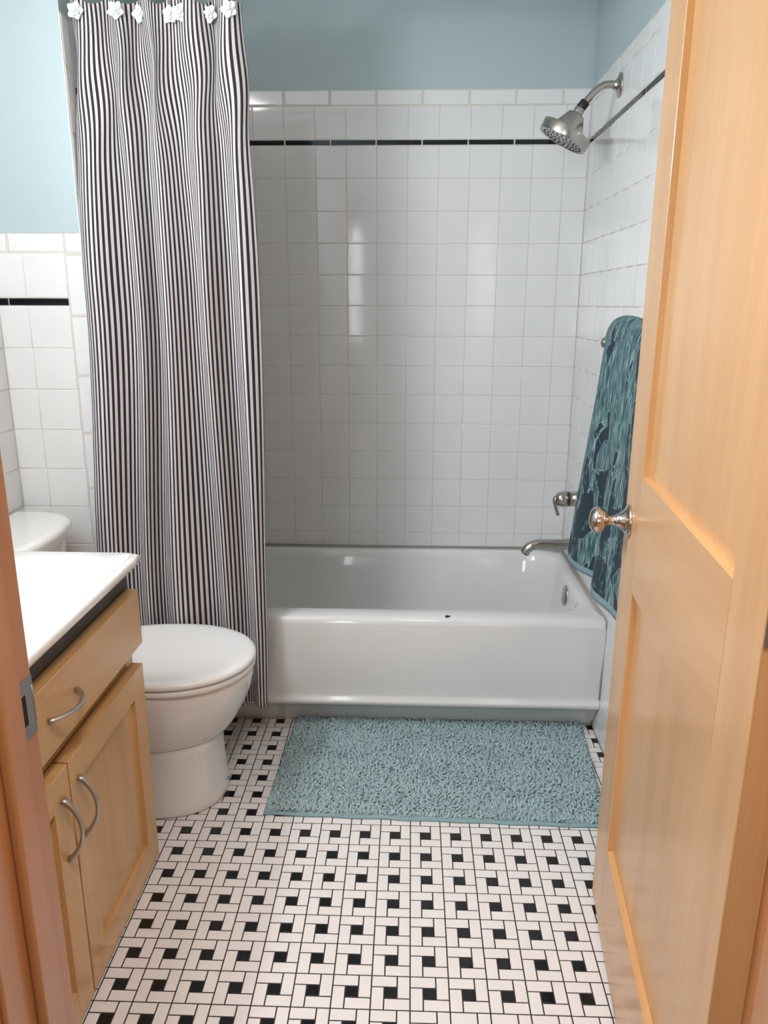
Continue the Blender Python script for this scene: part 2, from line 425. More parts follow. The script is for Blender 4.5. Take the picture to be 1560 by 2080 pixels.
tag(obj('ceiling_hall', bm, M['ceil']), 'white hall ceiling behind the photographer', 'ceiling', kind='structure')
wr = thing('window_1', 'hall window behind the photographer', 'window', (-.9, -6.05, .9), kind='structure')
bm = NB()
for q in ((-1.4, -1.35, .9, 2.2), (-.45, -.4, .9, 2.2), (-1.35, -.45, .9, .95), (-1.35, -.45, 2.15, 2.2), (-1.35, -.45, 1.53, 1.57)): bx(bm, q[0], q[1], -6.08, -6.02, q[2], q[3])
part('window_frame', bm, M['ceil'], wr)
bm = NB(); bx(bm, -1.35, -.45, -6.052, -6.048, .95, 2.15); part('pane', bm, M['glass'], wr)

# ------------------------------------------------------------------ door frame (trim_1) with strike plate
JX, HX = -.284, .535
bm = NB()
bx(bm, DX0, JX, YB-.005, YF, 0, DH-.018, .0015)                    # strike jamb
bx(bm, JX-.001, JX+.012, YF-.080, YF-.042, 0, DH-.02, .003)          # its stop
bx(bm, HX, DX1, YB-.005, YF, 0, DH-.018, .0015)                    # hinge jamb
bx(bm, HX-.012, HX+.001, YF-.098, YF-.042, 0, DH-.02, .002)
bx(bm, DX0, DX1, YB-.005, YF, DH-.018, DH, .0015)
bx(bm, DX0-.055, JX-.006, YB-.024, YB-.003, 0, DH+.06, .004)        # hall casing
bx(bm, HX+.006, DX1+.055, YB-.024, YB-.003, 0, DH+.06, .004)
bx(bm, DX0-.055, DX1+.055, YB-.0245, YB-.0035, DH-.01, DH+.06, .004)
bx(bm, DX0-.055, JX-.006, YF-.0005, YF+.014, 0, DH+.06, .004)        # bathroom casing
bx(bm, HX+.012, DX1+.055, YF-.0005, YF+.014, 0, DH+.06, .004)
fr_ = tag(obj('trim_1', bm, M['jamb']), 'maple door frame of the bathroom doorway, at the left edge of the photo', 'door frame', kind='structure')
sz = .925
sp_ = None
bm = NB()
def plate_poly(bm, outer, x, th):
    a = [bm.verts.new((x, y, z)) for y, z in outer]; b = [bm.verts.new((x+th, y, z)) for y, z in outer]
    bm.faces.new(a[::-1]); bm.faces.new(b)
    for k in range(len(a)): bm.faces.new((a[k], a[(k+1) % len(a)], b[(k+1) % len(a)], b[k]))
ya, yb = YF-.040, YF-.001
# plate as four strips round the latch hole, and a curled lip on the bathroom side
for q in ((ya, yb, sz+.018, sz+.034), (ya, yb, sz-.034, sz-.018), (ya, ya+.006, sz-.018, sz+.018), (yb-.017, yb, sz-.018, sz+.018)):
    bx(bm, JX-.0005, JX+.0016, q[0], q[1], q[2], q[3])
tube(bm, [(JX+.0003, yb-.001, sz-.022), (JX+.0003, yb-.001, sz+.022)], .0022, 8)
st_ = obj('strike_plate', bm, M['zinc'], fr_)
bm = NB(); bx(bm, JX-.0004, JX+.0008, ya+.006, yb-.017, sz-.018, sz+.018); obj('latch_hole', bm, M['dark'], st_)
for dz in (-.026, .026):
    bm = NB(); lathe(bm, [(.0035, -.0005), (.0033, .0004), (.0012, .0001)], (JX+.0016, ya+.011, sz+dz), (1, 0, 0), 14); obj('screw', bm, M['charcoal'], st_)

# ------------------------------------------------------------------ the open door (door_1)
ang = math.radians(5.5); free = Vector((.571, -1.406)); DW = .785; DT = .040
hinge = (free.x - DW*math.sin(ang), free.y - DW*math.cos(ang))
door = thing('door_1', 'light maple two-panel door standing open on the right', 'door', (hinge[0], hinge[1], 0), kind='structure')
door.rotation_euler = (0, 0, -ang)
# local frame: y from hinge (0) to free edge (DW), x from visible face (0) into the door (DT)
def dpart(name, bm, mats, par=None, **k): return obj(name, bm, mats, par or door, **k)
z0, z1 = .012, 2.042
SL, SR = .128, .112         # free stile, hinge stile widths
zr = (.222, .812, 1.040, 1.93)
bm = NB(); bx(bm, 0, DT, DW-SL, DW, z0, z1); dpart('stile', bm, M['door'], bevel=.0018)
bm = NB(); bx(bm, 0, DT, 0, SR, z0, z1); dpart('stile', bm, M['door'], bevel=.0018)
for a, b in ((z0, zr[0]), (zr[1], zr[2]), (zr[3], z1)):
    bm = NB(); bx(bm, 0, DT, SR, DW-SL, a, b); dpart('rail', bm, M['doorrail'])
for a, b in ((zr[0], zr[1]), (zr[2], zr[3])):
    bm = NB(); bx(bm, .013, DT-.013, SR, DW-SL, a, b); dpart('panel', bm, M['door'])
kz = .932; ky = DW-.043
bm = NB()
lathe(bm, [(.0, 0), (.0335, 0), (.0345, .002), (.033, .0045), (.029, .0065), (.0265, .0065), (.021, .012), (.0155, .018), (.0135, .021), (.0135, .026), (.0105, .0265), (.0095, .034), (.010, .040), (.0125, .0435), (.0215, .049), (.0265, .056), (.0275, .0625), (.0245, .070), (.017, .0755), (.008, .0775), (0.0, .078)],
      (0, ky, kz), (-1, 0, 0), 56, cap=False)
kn = dpart('door_knob', bm, M['knobm'])
bm = NB()
lathe(bm, [(.0, 0), (.0335, 0), (.0335, .003), (.02, .012), (.0135, .022), (.0095, .034), (.0125, .0435), (.0265, .056), (.0265, .065), (.015, .0755), (0.0, .078)], (DT, ky, kz), (1, 0, 0), 40, cap=False)
dpart('door_knob', bm, M['knobm'])
bm = NB(); bx(bm, .008, DT-.008, DW-.0005, DW+.0015, kz-.029, kz+.029); bx(bm, .014, DT-.014, DW, DW+.010, kz-.012, kz+.012, .002); dpart('latch', bm, M['zinc'])
for hz in (.25, 1.05, 1.82):
    bm = NB(); bx(bm, .002, DT-.004, -.0016, .0004, hz-.045, hz+.045)
    lathe(bm, [(.0, -.047), (.0055, -.046), (.0055, .046), (.0, .047)], (DT+.003, -.004, hz), (0, 0, 1), 14, cap=False); dpart('hinge', bm, M['zinc'])

# ------------------------------------------------------------------ bathtub
tub = thing('bathtub', 'white alcove bathtub with a small dark chip on its front rim', 'bathtub', ((WX+XR)/2, -.37, 0))
def rrect(x0, x1, y0, y1, r, z, n=10, bowl=0):
    """rounded rectangle loop, counter-clockwise; r may be (four radii) order: (x1,y1),(x0,y1),(x0,y0),(x1,y0)"""
    rs = r if isinstance(r, (tuple, list)) else (r,)*4; out = []
    for (cx, cy, a0, rr) in ((x1-rs[0], y1-rs[0], 0, rs[0]), (x0+rs[1], y1-rs[1], 90, rs[1]), (x0+rs[2], y0+rs[2], 180, rs[2]), (x1-rs[3], y0+rs[3], 270, rs[3])):
        for k in range(n+1):
            a = math.radians(a0+90*k/n); out.append(Vector((cx+rr*math.cos(a), cy+rr*math.sin(a), z)))
    return out
def dens(loop, m):
    """resample a closed loop to add points on the straight runs"""
    out = []
    for a, b in zip(loop, loop[1:]+loop[:1]):
        L = (b-a).length; k = max(1, int(round(L/m)));
        for i in range(k): out.append(a.lerp(b, i/k))
    return out
x0t, x1t, y0t, y1t = WX+.001, XR-.001, -.733, -.001
ZR = .408
def aligned(x0, x1, y0, y1, r, z): 
    return rrect(x0, x1, y0, y1, r, z, 12)
loops = []
L_ = lambda ins, z, r: loops.append(aligned(x0t+ins[0], x1t-ins[1], y0t+ins[2], y1t-ins[3], r, z))
# rim and well, from the outer top edge inwards (insets: left, right, front, back)
L_((0, 0, .0, 0), ZR-.022, .003)
L_((0, 0, .002, 0), ZR-.012, .003)
L_((0, 0, .008, 0), ZR-.003, .003)
L_((0, 0, .018, 0), ZR+.000, .004)
L_((.06, .043, .072, .045), ZR-.0005, (.10, .10, .10, .10))
L_((.066, .047, .080, .050), ZR-.004, (.11, .11, .11, .11))
L_((.074, .050, .087, .056), ZR-.014, (.12, .12, .12, .12))
L_((.084, .053, .091, .062), ZR-.035, (.13, .12, .12, .13))
L_((.12, .060, .097, .075), .30, (.13, .12, .12, .13))
L_((.20, .078, .112, .095), .17, (.13, .12, .12, .13))
L_((.26, .100, .135, .120), .10, (.12, .12, .12, .12))
L_((.33, .15, .18, .165), .075, (.10, .10, .10, .10))
L_((.45, .30, .26, .25), .068, (.08, .08, .08, .08))
bm = NB(); rings = [[bm.verts.new(p) for p in l] for l in loops]; loft(bm, rings, cap='end')
# apron: profile swept from wall to wall
prof = [(-.733, ZR-.022), (-.7335, ZR-.05), (-.7325, .33), (-.729, .25), (-.724, .17), (-.721, .138), (-.722, .128), (-.728, .119), (-.730, .113), (-.728, .106), (-.723, .099), (-.713, .092), (-.700, .082), (-.680, .050), (-.652, .010), (-.646, .0), (-.60, .0)]
nx = 24
rows = [[bm.verts.new((x0t+(x1t-x0t)*k/nx, y, z)) for k in range(nx+1)] for y, z in prof]
loft(bm, rows, cap=False, closed=False)
bmesh.ops.recalc_face_normals(bm, faces=bm.faces[:])
o = part('tub_body', bm, M['tub'], tub, recalc=True)
bm = NB()   # chip: a small irregular dark flake
ch = [bm.verts.new((.252+.0075*math.cos(a)*(1+.25*math.sin(2*a+1)), -.712+.008*math.sin(a)*(1+.2*math.cos(3*a)), ZR+.0009)) for a in [2*PI*k/18 for k in range(18)]]
ch2 = [bm.verts.new(v.co+Vector((0, 0, -.003))) for v in ch]; loft(bm, [ch2, ch]); part('chip', bm, M['chip'], tub)
bm = NB()   # oval maker's badge near the floor: two rings and a bar of tiny lettering
bc = Vector((.683, -.6905, .0755)); U = Vector((1, 0, 0)); V = Vector((0, -.035, .095)).normalized(); Nn = U.cross(V).normalized()
if Nn.y > 0: Nn = -Nn
def oval(bm, ru, rv, w, off):
    pts = [(math.cos(2*PI*k/40), math.sin(2*PI*k/40)) for k in range(40)]
    a = [bm.verts.new(bc+U*(ru*c)+V*(rv*s)+Nn*off) for c, s in pts]; b = [bm.verts.new(bc+U*((ru-w)*c)+V*((rv-w)*s)+Nn*off) for c, s in pts]
    for k in range(40): bm.faces.new((a[k], a[(k+1) % 40], b[(k+1) % 40], b[k]))
V = Vector((0, -.0350, .0650)).normalized()*1; Nn = Vector((0, -.065, -.035)).normalized(); bc = Vector((.683, -.6775, .0620))
oval(bm, .019, .0085, .0012, .0016); oval(bm, .0165, .0065, .0006, .0016)
for k in range(9):
    c = bc+U*(-.0115+.0029*k)+Nn*.0016
    vs = [bm.verts.new(c+U*a+V*b) for a, b in ((-.001, -.0016), (.001, -.0016), (.001, .0016), (-.001, .0016))]; bm.faces.new(vs)
part('badge', bm, M['chip'], tub)
bm = NB()   # overflow plate on the drain end
lathe(bm, [(.0, 0), (.036, 0), (.037, .003), (.034, .007), (.020, .010), (.0, .0105)], (.687, -.375, .352), (-1, 0, .14), 44, cap=False)
ov = part('overflow_plate', bm, M['nickel'], tub)
bm = NB(); tube(bm, [(WX+.004, -.0035, ZR+.001), (XR-.004, -.0035, ZR+.001)], .003, 8); tube(bm, [(XR-.0035, -.004, ZR), (XR-.0035, -.73, ZR)], .0028, 8)
tube(bm, [(XR-.003, -.732, ZR), (XR-.003, -.724, .14), (XR-.003, -.69, .09), (XR-.003, -.652, .005)], .0022, 8)
part('caulk_bead', bm, M['caulk'], tub)

# ------------------------------------------------------------------ tub spout, valve, shower
YS = -.385
sp_ = thing('tub_spout', 'brushed nickel tub spout curving from the right wall over the bathtub', 'spout', (XR, YS, .55))
bm = NB()
path = smooth_path([(XR-.002, YS, .548), (XR-.03, YS, .547), (.66, YS, .545), (.61, YS, .547), (.572, YS, .545), (.545, YS, .532), (.532, YS, .512)], 8)
rad = []
for p in path:
    a = max(0, min(1, (p.x-.60)/.14)); rad.append(.0155+.0125*a**1.4 + (.001 if p.x < .56 else 0))
tube(bm, path, rad, 28, flat=(1.05, 1)); part('spout_body', bm, M['nickel'], sp_)
bm = NB(); lathe(bm, [(.0, 0), (.0125, 0), (.0125, .002), (0, .002)], (.5315, YS, .5105), (-.55, 0, -.85), 24, cap=False); part('outlet', bm, M['charcoal'], sp_)

vl = thing('shower_valve', 'brushed nickel shower valve with a downward lever on the tiled wall', 'valve', (XR, YS+.02, .70))
bm = NB(); yv = YS+.022; zv = .702
def selli(x, hw, hh, n=48, e=2.6):
    out = []
    for k in range(n):
        a = 2*PI*k/n; c, s = math.cos(a), math.sin(a)
        out.append(Vector((x, yv+hw*math.copysign(abs(c)**(2/e), c), zv+hh*math.copysign(abs(s)**(2/e), s))))
    return out
ls = [selli(XR-.0005, .068, .088), selli(XR-.005, .068, .088), selli(XR-.008, .064, .084), selli(XR-.0095, .05, .07), selli(XR-.010, .02, .02)]
loft(bm, [[bm.verts.new(p) for p in l] for l in ls]); part('wall_plate', bm, M['nickel'], vl)
bm = NB(); lathe(bm, [(.027, 0), (.0265, .055)], (XR-.009, yv, zv), (-1, 0, 0), 40); part('valve_body', bm, M['nickel'], vl)
bm = NB(); lathe(bm, [(.0255, .0), (.0255, .003)], (XR-.064, yv, zv), (-1, 0, 0), 40); part('gap_ring', bm, M['blackp'], vl)
bm = NB(); lathe(bm, [(.027, 0), (.027, .022), (.025, .032), (.019, .040), (.008, .043), (0, .0435)], (XR-.067, yv, zv), (-1, 0, 0), 40, cap='start')
xh = XR-.067
tube(bm, smooth_path([(xh-.022, yv, zv+.016), (xh-.042, yv, zv+.006), (xh-.046, yv-.002, zv-.008), (xh-.040, yv-.006, zv-.032), (xh-.032, yv-.010, zv-.056)], 8), [.006]*8+[.0085]*9+[.0075]*16, 18, flat=(1.3, .75))
part('lever_handle', bm, M['nickel'], vl)

sh = thing('shower_fixture', 'round brushed nickel shower head on a bent wall arm', 'shower head', (XR, YS, 1.98))
bm = NB(); lathe(bm, [(.0, 0), (.033, 0), (.034, .002), (.031, .005), (.020, .009), (.014, .014), (.0115, .020)], (XR, YS, 1.978), (-1, 0, 0), 44, cap=False); part('flange', bm, M['nickel'], sh)
bm = NB(); tube(bm, smooth_path([(XR-.004, YS, 1.979), (.712, YS, 1.980), (.690, YS, 1.977), (.668, YS, 1.962), (.652, YS, 1.945), (.640, YS, 1.931)], 8), .0105, 22); part('arm', bm, M['nickel'], sh)
A0 = Vector((.642, YS, 1.934)); ax = Vector((-.48, .06, -.87)).normalized(); ad = Vector((-.62, -.02, -.78)).normalized()
bm = NB(); lathe(bm, [(.0115, 0), (.0145, .001), (.0155, .006), (.0150, .014), (.0155, .020), (.012, .026), (.010, .028)], A0, ad, 10)
part('collar', bm, M['blackp'], sh)
B0 = A0 + ad*.027
bm = NB()
prof_h = [(.006, -.004), (.0145, -.003), (.0160, .002), (.0155, .012), (.0195, .014), (.025, .016), (.0255, .0165), (.045, .056), (.0458, .062), (.047, .064), (.0755, .0648), (.0783, .0655), (.079, .068), (.0785, .0935), (.0775, .0965), (.0755, .0975), (.0745, .0975), (.0735, .0955), (.0, .0945)]
lathe(bm, prof_h, B0, ax, 64, cap='start'); part('head_body', bm, M['nickel'], sh, autos=35)
bm = NB(); X_, Y_, D_ = frame_axis(ax)
for rr, n in ((.062, 26), (.050, 20), (.038, 15), (.026, 10), (.013, 5)):
    for k in range(n):
        a = 2*PI*k/n+rr*40
        lathe(bm, [(.0030, 0), (.0028, .002), (.0016, .0035), (0, .0036)], B0+ax*.0945+X_*(rr*math.cos(a))+Y_*(rr*math.sin(a)), ax, 8, cap=False)
nz = part('nozzles', bm, M['blackp'], sh); nz['kind'] = 'stuff'
bm = NB(); lathe(bm, [(.0, .0948), (.0675, .0948), (.068, .0958), (0, .0959)], B0, ax, 48, cap=False); part('spray_face', bm, M['greyp'], sh)

# ------------------------------------------------------------------ curtain rod and curtain
rod = tag(obj('curtain_rod', (lambda b: (tube(b, [(WX+.001, -.70, 2.150), (XR-.001, -.70, 2.150)], .0125, 20), b)[1])(NB()), M['nickel']), 'straight metal shower curtain rod across the alcove, just above the photo', 'curtain rod')
zk = [2.10, 1.37, .40, .12]
# plan control x at each height: edge, ridge, valley, ... , edge   (ridge = towards the room)
PX = np.array([
 #  E0     R1     V1     R2     V2     R3     V3     R4     V4     R5     E1
 [-.762, -.722, -.665, -.642, -.590, -.560, -.505, -.440, -.395, -.352, -.318],
 [-.776, -.728, -.652, -.615, -.575, -.540, -.468, -.432, -.372, -.335, -.288],
 [-.808, -.752, -.690, -.650, -.610, -.560, -.455, -.415, -.360, -.328, -.300],
 [-.812, -.754, -.690, -.645, -.605, -.550, -.452, -.410, -.362, -.330, -.306]])
YC = np.array([-.712, -.764, -.798, -.798])
SG = np.array([-.1, -1, 1, -1, .9, -1.1, 1, -1, 1, -.9, .1])       # ridge/valley sign
AM = np.array([.020, .029, .028, .026])                     # half depth of the folds
Lseg = []
for i in range(10):
    d = []
    for k in range(4):
        d.append(math.hypot(PX[k, i+1]-PX[k, i], (SG[i+1]-SG[i])*AM[k]))
    Lseg.append(sum(d)/4*1.06)
uu = np.concatenate([[0], np.cumsum(Lseg)])
def plan(z):
    t = np.interp(-z, [-q for q in zk], range(4)); k = min(2, int(t)); f = t-k; f = f*f*(3-2*f)
    return PX[k]*(1-f)+PX[k+1]*f, YC[k]*(1-f)+YC[k+1]*f, AM[k]*(1-f)+AM[k+1]*f
def crom(P, s):
    i = min(len(P)-2, int(s)); f = s-i
    p0 = P[max(i-1, 0)]; p1 = P[i]; p2 = P[i+1]; p3 = P[min(i+2, len(P)-1)]
    return .5*(2*p1+(-p0+p2)*f+(2*p0-5*p1+4*p2-p3)*f*f+(-p0+3*p1-3*p2+p3)*f**3)
NU, NVv = 200, 150
verts, uvs = [], []
ph = rng.rand(8)*6
for j in range(NVv+1):
    tt = j/NVv; z = 2.105 - tt*(2.105-.135)
    Px, yc, am = plan(z)
    for i in range(NU+1):
        s = 10*i/NU; x = crom(Px, s); y = yc + am*crom(SG, s)
        u = np.interp(s, range(11), uu)
        y += .0018*math.sin(u*43+ph[0]+2*tt) + .002*math.sin(u*27-3.5*tt+ph[1])
        top = max(0, 1-tt/.22)
        # between the hooks the header sags and buckles
        x += top*.010*math.sin(u*52+ph[2])*math.sin(PI*min(1, tt/.22)) 
        y -= .012*math.exp(-((tt-.10)/.06)**2)*math.sin(u*24+ph[3])
        x += .006*math.exp(-((tt-.10)/.07)**2)*math.sin(u*33+tt*30)
        lift = (.014*math.cos(2*PI*u/.16) if tt < .2 else 0)*max(0, 1-tt/.12)
        x += .006*math.sin(tt*7+u*4)*tt*(1-tt)
        verts.append((x, y, z+lift + (.002*math.sin(u*20) if j == NVv else 0)))
        uvs.append((u, 2.105-z))
faces = [(j*(NU+1)+i, j*(NU+1)+i+1, (j+1)*(NU+1)+i+1, (j+1)*(NU+1)+i) for j in range(NVv) for i in range(NU)]
me = bpy.data.meshes.new('shower_curtain'); me.from_pydata(verts, [], faces)
uvl = me.uv_layers.new(name='UVMap'); li = np.zeros(len(me.loops), dtype=np.int32); me.loops.foreach_get('vertex_index', li)
uvl.data.foreach_set('uv', np.array(uvs, dtype=np.float32)[li].ravel())
me.polygons.foreach_set('use_smooth', [True]*len(faces)); me.materials.append(M['stripe'])
cur = bpy.data.objects.new('shower_curtain', me); C.objects.link(cur)
sd = cur.modifiers.new('thickness', 'SOLIDIFY'); sd.thickness = .0012; sd.offset = 0
tag(cur, 'black and white pinstriped shower curtain gathered at the left of the tub', 'shower curtain')

def curtain_y(x, z):
    Px, yc, am = plan(z); best = None
    for i in range(400):
        s = 10*i/400
        if abs(crom(Px, s)-x) < .004:
            y = yc+am*crom(SG, s)
            if best is None or y < best: best = y
    return best if best is not None else yc
def flower_bm(n, y, x, z, rot):
    bm = NB(); o = Vector((x, y, z))
    def petal_ring(R, r0, cnt, off, lift):
        rings = []
        for (q, h) in ((1, 0), (1.0, .0025), (.9, .0045), (.6, .0035), (.0001, .003)):
            ring = []
            for k in range(60):
                a = 2*PI*k/60
                rr = R*q*(1-r0*(.5-.5*math.cos(cnt*(a+off))) )
                ring.append(bm.verts.new(o+Vector((rr*math.cos(a), -lift-h-.0012*math.cos(cnt*(a+off))*q, rr*math.sin(a)))))
            rings.append(ring)
        loft(bm, rings, cap='start')
    petal_ring(.0225, .26, 5, rot, 0); petal_ring(.0145, .30, 5, rot+.6, .0040); petal_ring(.0075, .30, 5, rot, .0080)
    lathe(bm, [(.0035, .0105), (.003, .0125), (0, .013)], o, (0, -1, 0), 12, cap=False)
    return bm
FX = [(163, -.741), (243, -.637), (285, -.583), (343, -.508), (366, -.478), (425, -.404), (471, -.345)]
desc = ['at the far left end of the curtain', 'second from the left end of the curtain', 'half hidden by a fold, third from the left', 'fully open on the middle fold, left of the close pair', 'partly covered, right one of the close pair', 'half hidden by a fold, second from the right end', 'at the right end of the curtain']
hy = [.0, .012, .016, -.004, .010, .018, .0]
for k, ((_, x), d) in enumerate(zip(FX, desc)):
    z = 2.071; y = curtain_y(x, z)-.007 + hy[k]*.25
    r = thing('curtain_hook', 'white flower shaped curtain hook '+d, 'curtain hook', (x, y, z), 'flower curtain hooks')
    bm = flower_bm(0, y, x, z, .3*k); part('flower', bm, M['hookw'], r)
    bm = NB(); tube(bm, smooth_path([(x, y+.001, z+.005), (x, y-.001, z+.035), (x, -.712, z+.085), (x, -.700, 2.1655), (x, -.6865, 2.152), (x, -.688, 2.12), (x, -.70, z+.02)], 6), .0012, 8); part('wire_hook', bm, M['nickel'], r)

# ------------------------------------------------------------------ towel bar and towel
zb = 1.243; xb = .686
tb = thing('towel_bar', 'metal towel bar on the right wall with its end knob showing left of the towel', 'towel bar', (XR, -.96, zb))
bm = NB(); tube(bm, [(xb, -.66, zb), (xb, -1.30, zb)], .008, 18); part('bar', bm, M['nickel'], tb)
for yy, s in ((-.672, 1), (-1.292, -1)):
    bm = NB(); lathe(bm, [(.0, 0), (.024, 0), (.024, .004), (.012, .010), (.010, .045), (.013, .052), (.016, .058), (.013, .066), (.0, .067)], (XR, yy, zb), (-1, 0, 0), 28, cap=False)
    lathe(bm, [(.0, -.004), (.012, -.004), (.014, .004), (.012, .012), (.0, .015)], (xb, yy, zb), (0, s, 0), 24, cap=False); part('post', bm, M['nickel'], tb)
YA, YZ = -.800, -1.275
NT_, NY = 130, 130
hemz = .640; Lf = 1.25-hemz; YL = -1.045      # YL: where the nearer layer begins
def sstep(a, b, x):
    t = max(0, min(1, (x-a)/(b-a))); return t*t*(3-2*t)
def fpt(y, v):
    """v: distance along the profile, from the front hem up, over the bar and down the back"""
    s = (YA-y)/(YA-YZ); arch = .20
    if v < Lf:
        q = v/Lf; z = hemz+v; e = 1-q
        lobe = sstep(YL+.012, YL-.012, y)
        far = .584+.062*q**1.2 + e*.052*sstep(YA, YL, y)        # first layer flares out at the far end
        near = .603+.043*q**.9 + e*.018*sstep(YL, YZ, y)
        x = far*(1-lobe)+near*lobe
        x -= (.012*math.sin(PI*max(0, min(1, (YA-y)/(YA-YL)))) if lobe < .5 else .010*math.sin(PI*max(0, min(1, (YL-y)/.16))))*(1-.5*q)
        x += .0065*math.sin(s*19+1.5*q)*(.4+.6*q)
        if y > YA-.03: x += ((y-YA+.03)/.03)**2*.016
        z -= e*e*(.010*lobe)
        return x, z
    if v < Lf+arch:
        a = PI*(v-Lf)/arch; rx = (.7345-.646)/2
        return .646+rx-rx*math.cos(a)+.004*math.sin(s*19+1.5)*math.cos(a/2), 1.25+.064*math.sin(a)+.008*math.sin(a)*math.sin(s*7+.5)
    v2 = v-Lf-arch; return .7345, 1.25-v2
verts, uvs = [], []
VT = Lf+.20+.45
for j in range(NT_+1):
    for i in range(NY+1):
        y = YA+(YZ-YA)*i/NY; v = VT*j/NT_
        x, z = fpt(y, v)
        # rounded lower corners of each layer
        if v < .08:
            for c in (YA, YL):
                d = (c-y)
                if 0 <= d < .055: z += (.055-math.sqrt(max(0, .055**2-(.055-d)**2)))*(1-v/.08)*(.9 if c == YA else .8)
        yy = y + (.012*math.sin(v*6) if i == 0 else 0)*0
        verts.append((x, yy, z)); uvs.append(((YA-y), 1.0-v/Lf if v < Lf else -(v-Lf)/Lf))
faces = [(j*(NY+1)+i, j*(NY+1)+i+1, (j+1)*(NY+1)+i+1, (j+1)*(NY+1)+i) for j in range(NT_) for i in range(NY)]
me = bpy.data.meshes.new('bath_towel'); me.from_pydata(verts, [], faces)
uvl = me.uv_layers.new(name='UVMap'); li = np.zeros(len(me.loops), dtype=np.int32); me.loops.foreach_get('vertex_index', li)
uvl.data.foreach_set('uv', np.array(uvs, dtype=np.float32)[li].ravel())
me.polygons.foreach_set('use_smooth', [True]*len(faces)); me.materials.append(M['towel']); me.materials.append(M['towelhem'])
mi = [1 if k//NY < 2 else 0 for k in range(len(faces))]; me.polygons.foreach_set('material_index', mi)
tw = bpy.data.objects.new('bath_towel', me); C.objects.link(tw)
sd = tw.modifiers.new('thickness', 'SOLIDIFY'); sd.thickness = .010; sd.offset = -1
tag(tw, 'thick teal and navy patterned bath towel hanging behind the open door', 'towel')

# ------------------------------------------------------------------ toilet
YT = -1.035
to = thing('toilet', 'white toilet with closed round lid between the vanity and the curtain', 'toilet', (-.6, YT, 0))
def egg(z, xf, xbk, hy, n=64, pw=2.15, fr=.55):
    """egg loop: front tip xf, back xbk, half width hy; widest at fr of the length"""
    xc = xbk+(xf-xbk)*fr; out = []
    for k in range(n):
        a = 2*PI*k/n; c, s = math.cos(a), math.sin(a)
        e = pw if c > 0 else 2.7
        rx = (xf-xc) if c > 0 else (xc-xbk)
        out.append(Vector((xc+rx*math.copysign(abs(c)**(2/e), c), YT+hy*math.copysign(abs(s)**(2/e), s), z)))
    return out
bm = NB()
sec = [(.000, -.388, -.86, .142), (.006, -.383, -.86, .146), (.020, -.384, -.86, .146), (.06, -.388, -.86, .141), (.12, -.392, -.855, .137), (.175, -.393, -.85, .136), (.192, -.391, -.85, .138), (.200, -.386, -.85, .143),
       (.207, -.374, -.85, .150), (.225, -.358, -.85, .158), (.26, -.336, -.85, .170), (.30, -.316, -.85, .181), (.335, -.304, -.85, .188), (.365, -.299, -.85, .1915), (.380, -.299, -.85, .192), (.388, -.302, -.85, .189)]
rings = [[bm.verts.new(p) for p in egg(z, a, b, h, pw=2.3 if z < .2 else 2.1, fr=.62 if z < .2 else .5)] for z, a, b, h in sec]
loft(bm, rings); part('bowl', bm, M['porcelain'], to)
bm = NB()
sec = [(.389, -.300, -.745, .186), (.390, -.294, -.748, .192), (.395, -.291, -.750, .195), (.401, -.291, -.750, .195), (.4055, -.295, -.747, .191), (.4062, -.310, -.74, .18)]
loft(bm, [[bm.verts.new(p) for p in egg(z, a, b, h, fr=.5, pw=2.05)] for z, a, b, h in sec]); part('seat', bm, M['seat'], to)
bm = NB()
sec = [(.4085, -.305, -.745, .183), (.4095, -.294, -.752, .193), (.414, -.289, -.756, .1975), (.420, -.289, -.756, .1975), (.4255, -.2925, -.753, .194), (.4285, -.300, -.748, .187), (.4295, -.318, -.74, .170), (.4270, -.345, -.72, .150), (.4262, -.40, -.68, .10)]
loft(bm, [[bm.verts.new(p) for p in egg(z, a, b, h, fr=.5, pw=2.05)] for z, a, b, h in sec]); part('lid', bm, M['seat'], to)
for s in (-.075, .075):
    bm = NB(); tube(bm, [(-.765, YT+s-.018, .412), (-.765, YT+s+.018, .412)], .011, 16); bx(bm, -.78, -.75, YT+s-.014, YT+s+.014, .385, .412, .003); part('lid_hinge', bm, M['seat'], to)
bm = NB()
bx(bm, -.875, -.72, YT-.11, YT+.11, .20, .389, .02); part('tank_shelf', bm, M['porcelain'], to)
def bow(z, x1, hy, bulge, r=.05, x0=XL+.012):
    pts = []
    pts.append(Vector((x0, YT+hy*.985, z)));
    n = 40
    for k in range(n+1):          # front from +y to -y as a flattened bow
        s = math.cos(PI*k/n); e = 3.2
        xx = x1-bulge + bulge*(1-abs(s)**2) ; 
        q = (1-abs(s)**7)**(1/2.0)
        pts.append(Vector((x0+.03+(xx-x0-.03)*q, YT+hy*s, z)))
    pts.append(Vector((x0, YT-hy*.985, z)))
    return pts
bm = NB()
sec = [(.389, -.862, .195, .03), (.40, -.852, .205, .035), (.55, -.838, .222, .035), (.722, -.826, .232, .04)]
loft(bm, [[bm.verts.new(p) for p in bow(z, a, h, b)] for z, a, h, b in sec]); part('tank', bm, M['porcelain'], to, autos=50)
bm = NB()
sec = [(.7225, -.824, .234, .04), (.724, -.812, .243, .045), (.745, -.808, .246, .045), (.754, -.812, .243, .045), (.7585, -.822, .235, .045), (.7595, -.84, .22, .04)]
loft(bm, [[bm.verts.new(p) for p in bow(z, a, h, b)] for z, a, h, b in sec]); part('tank_lid', bm, M['porcelain'], to, autos=50)
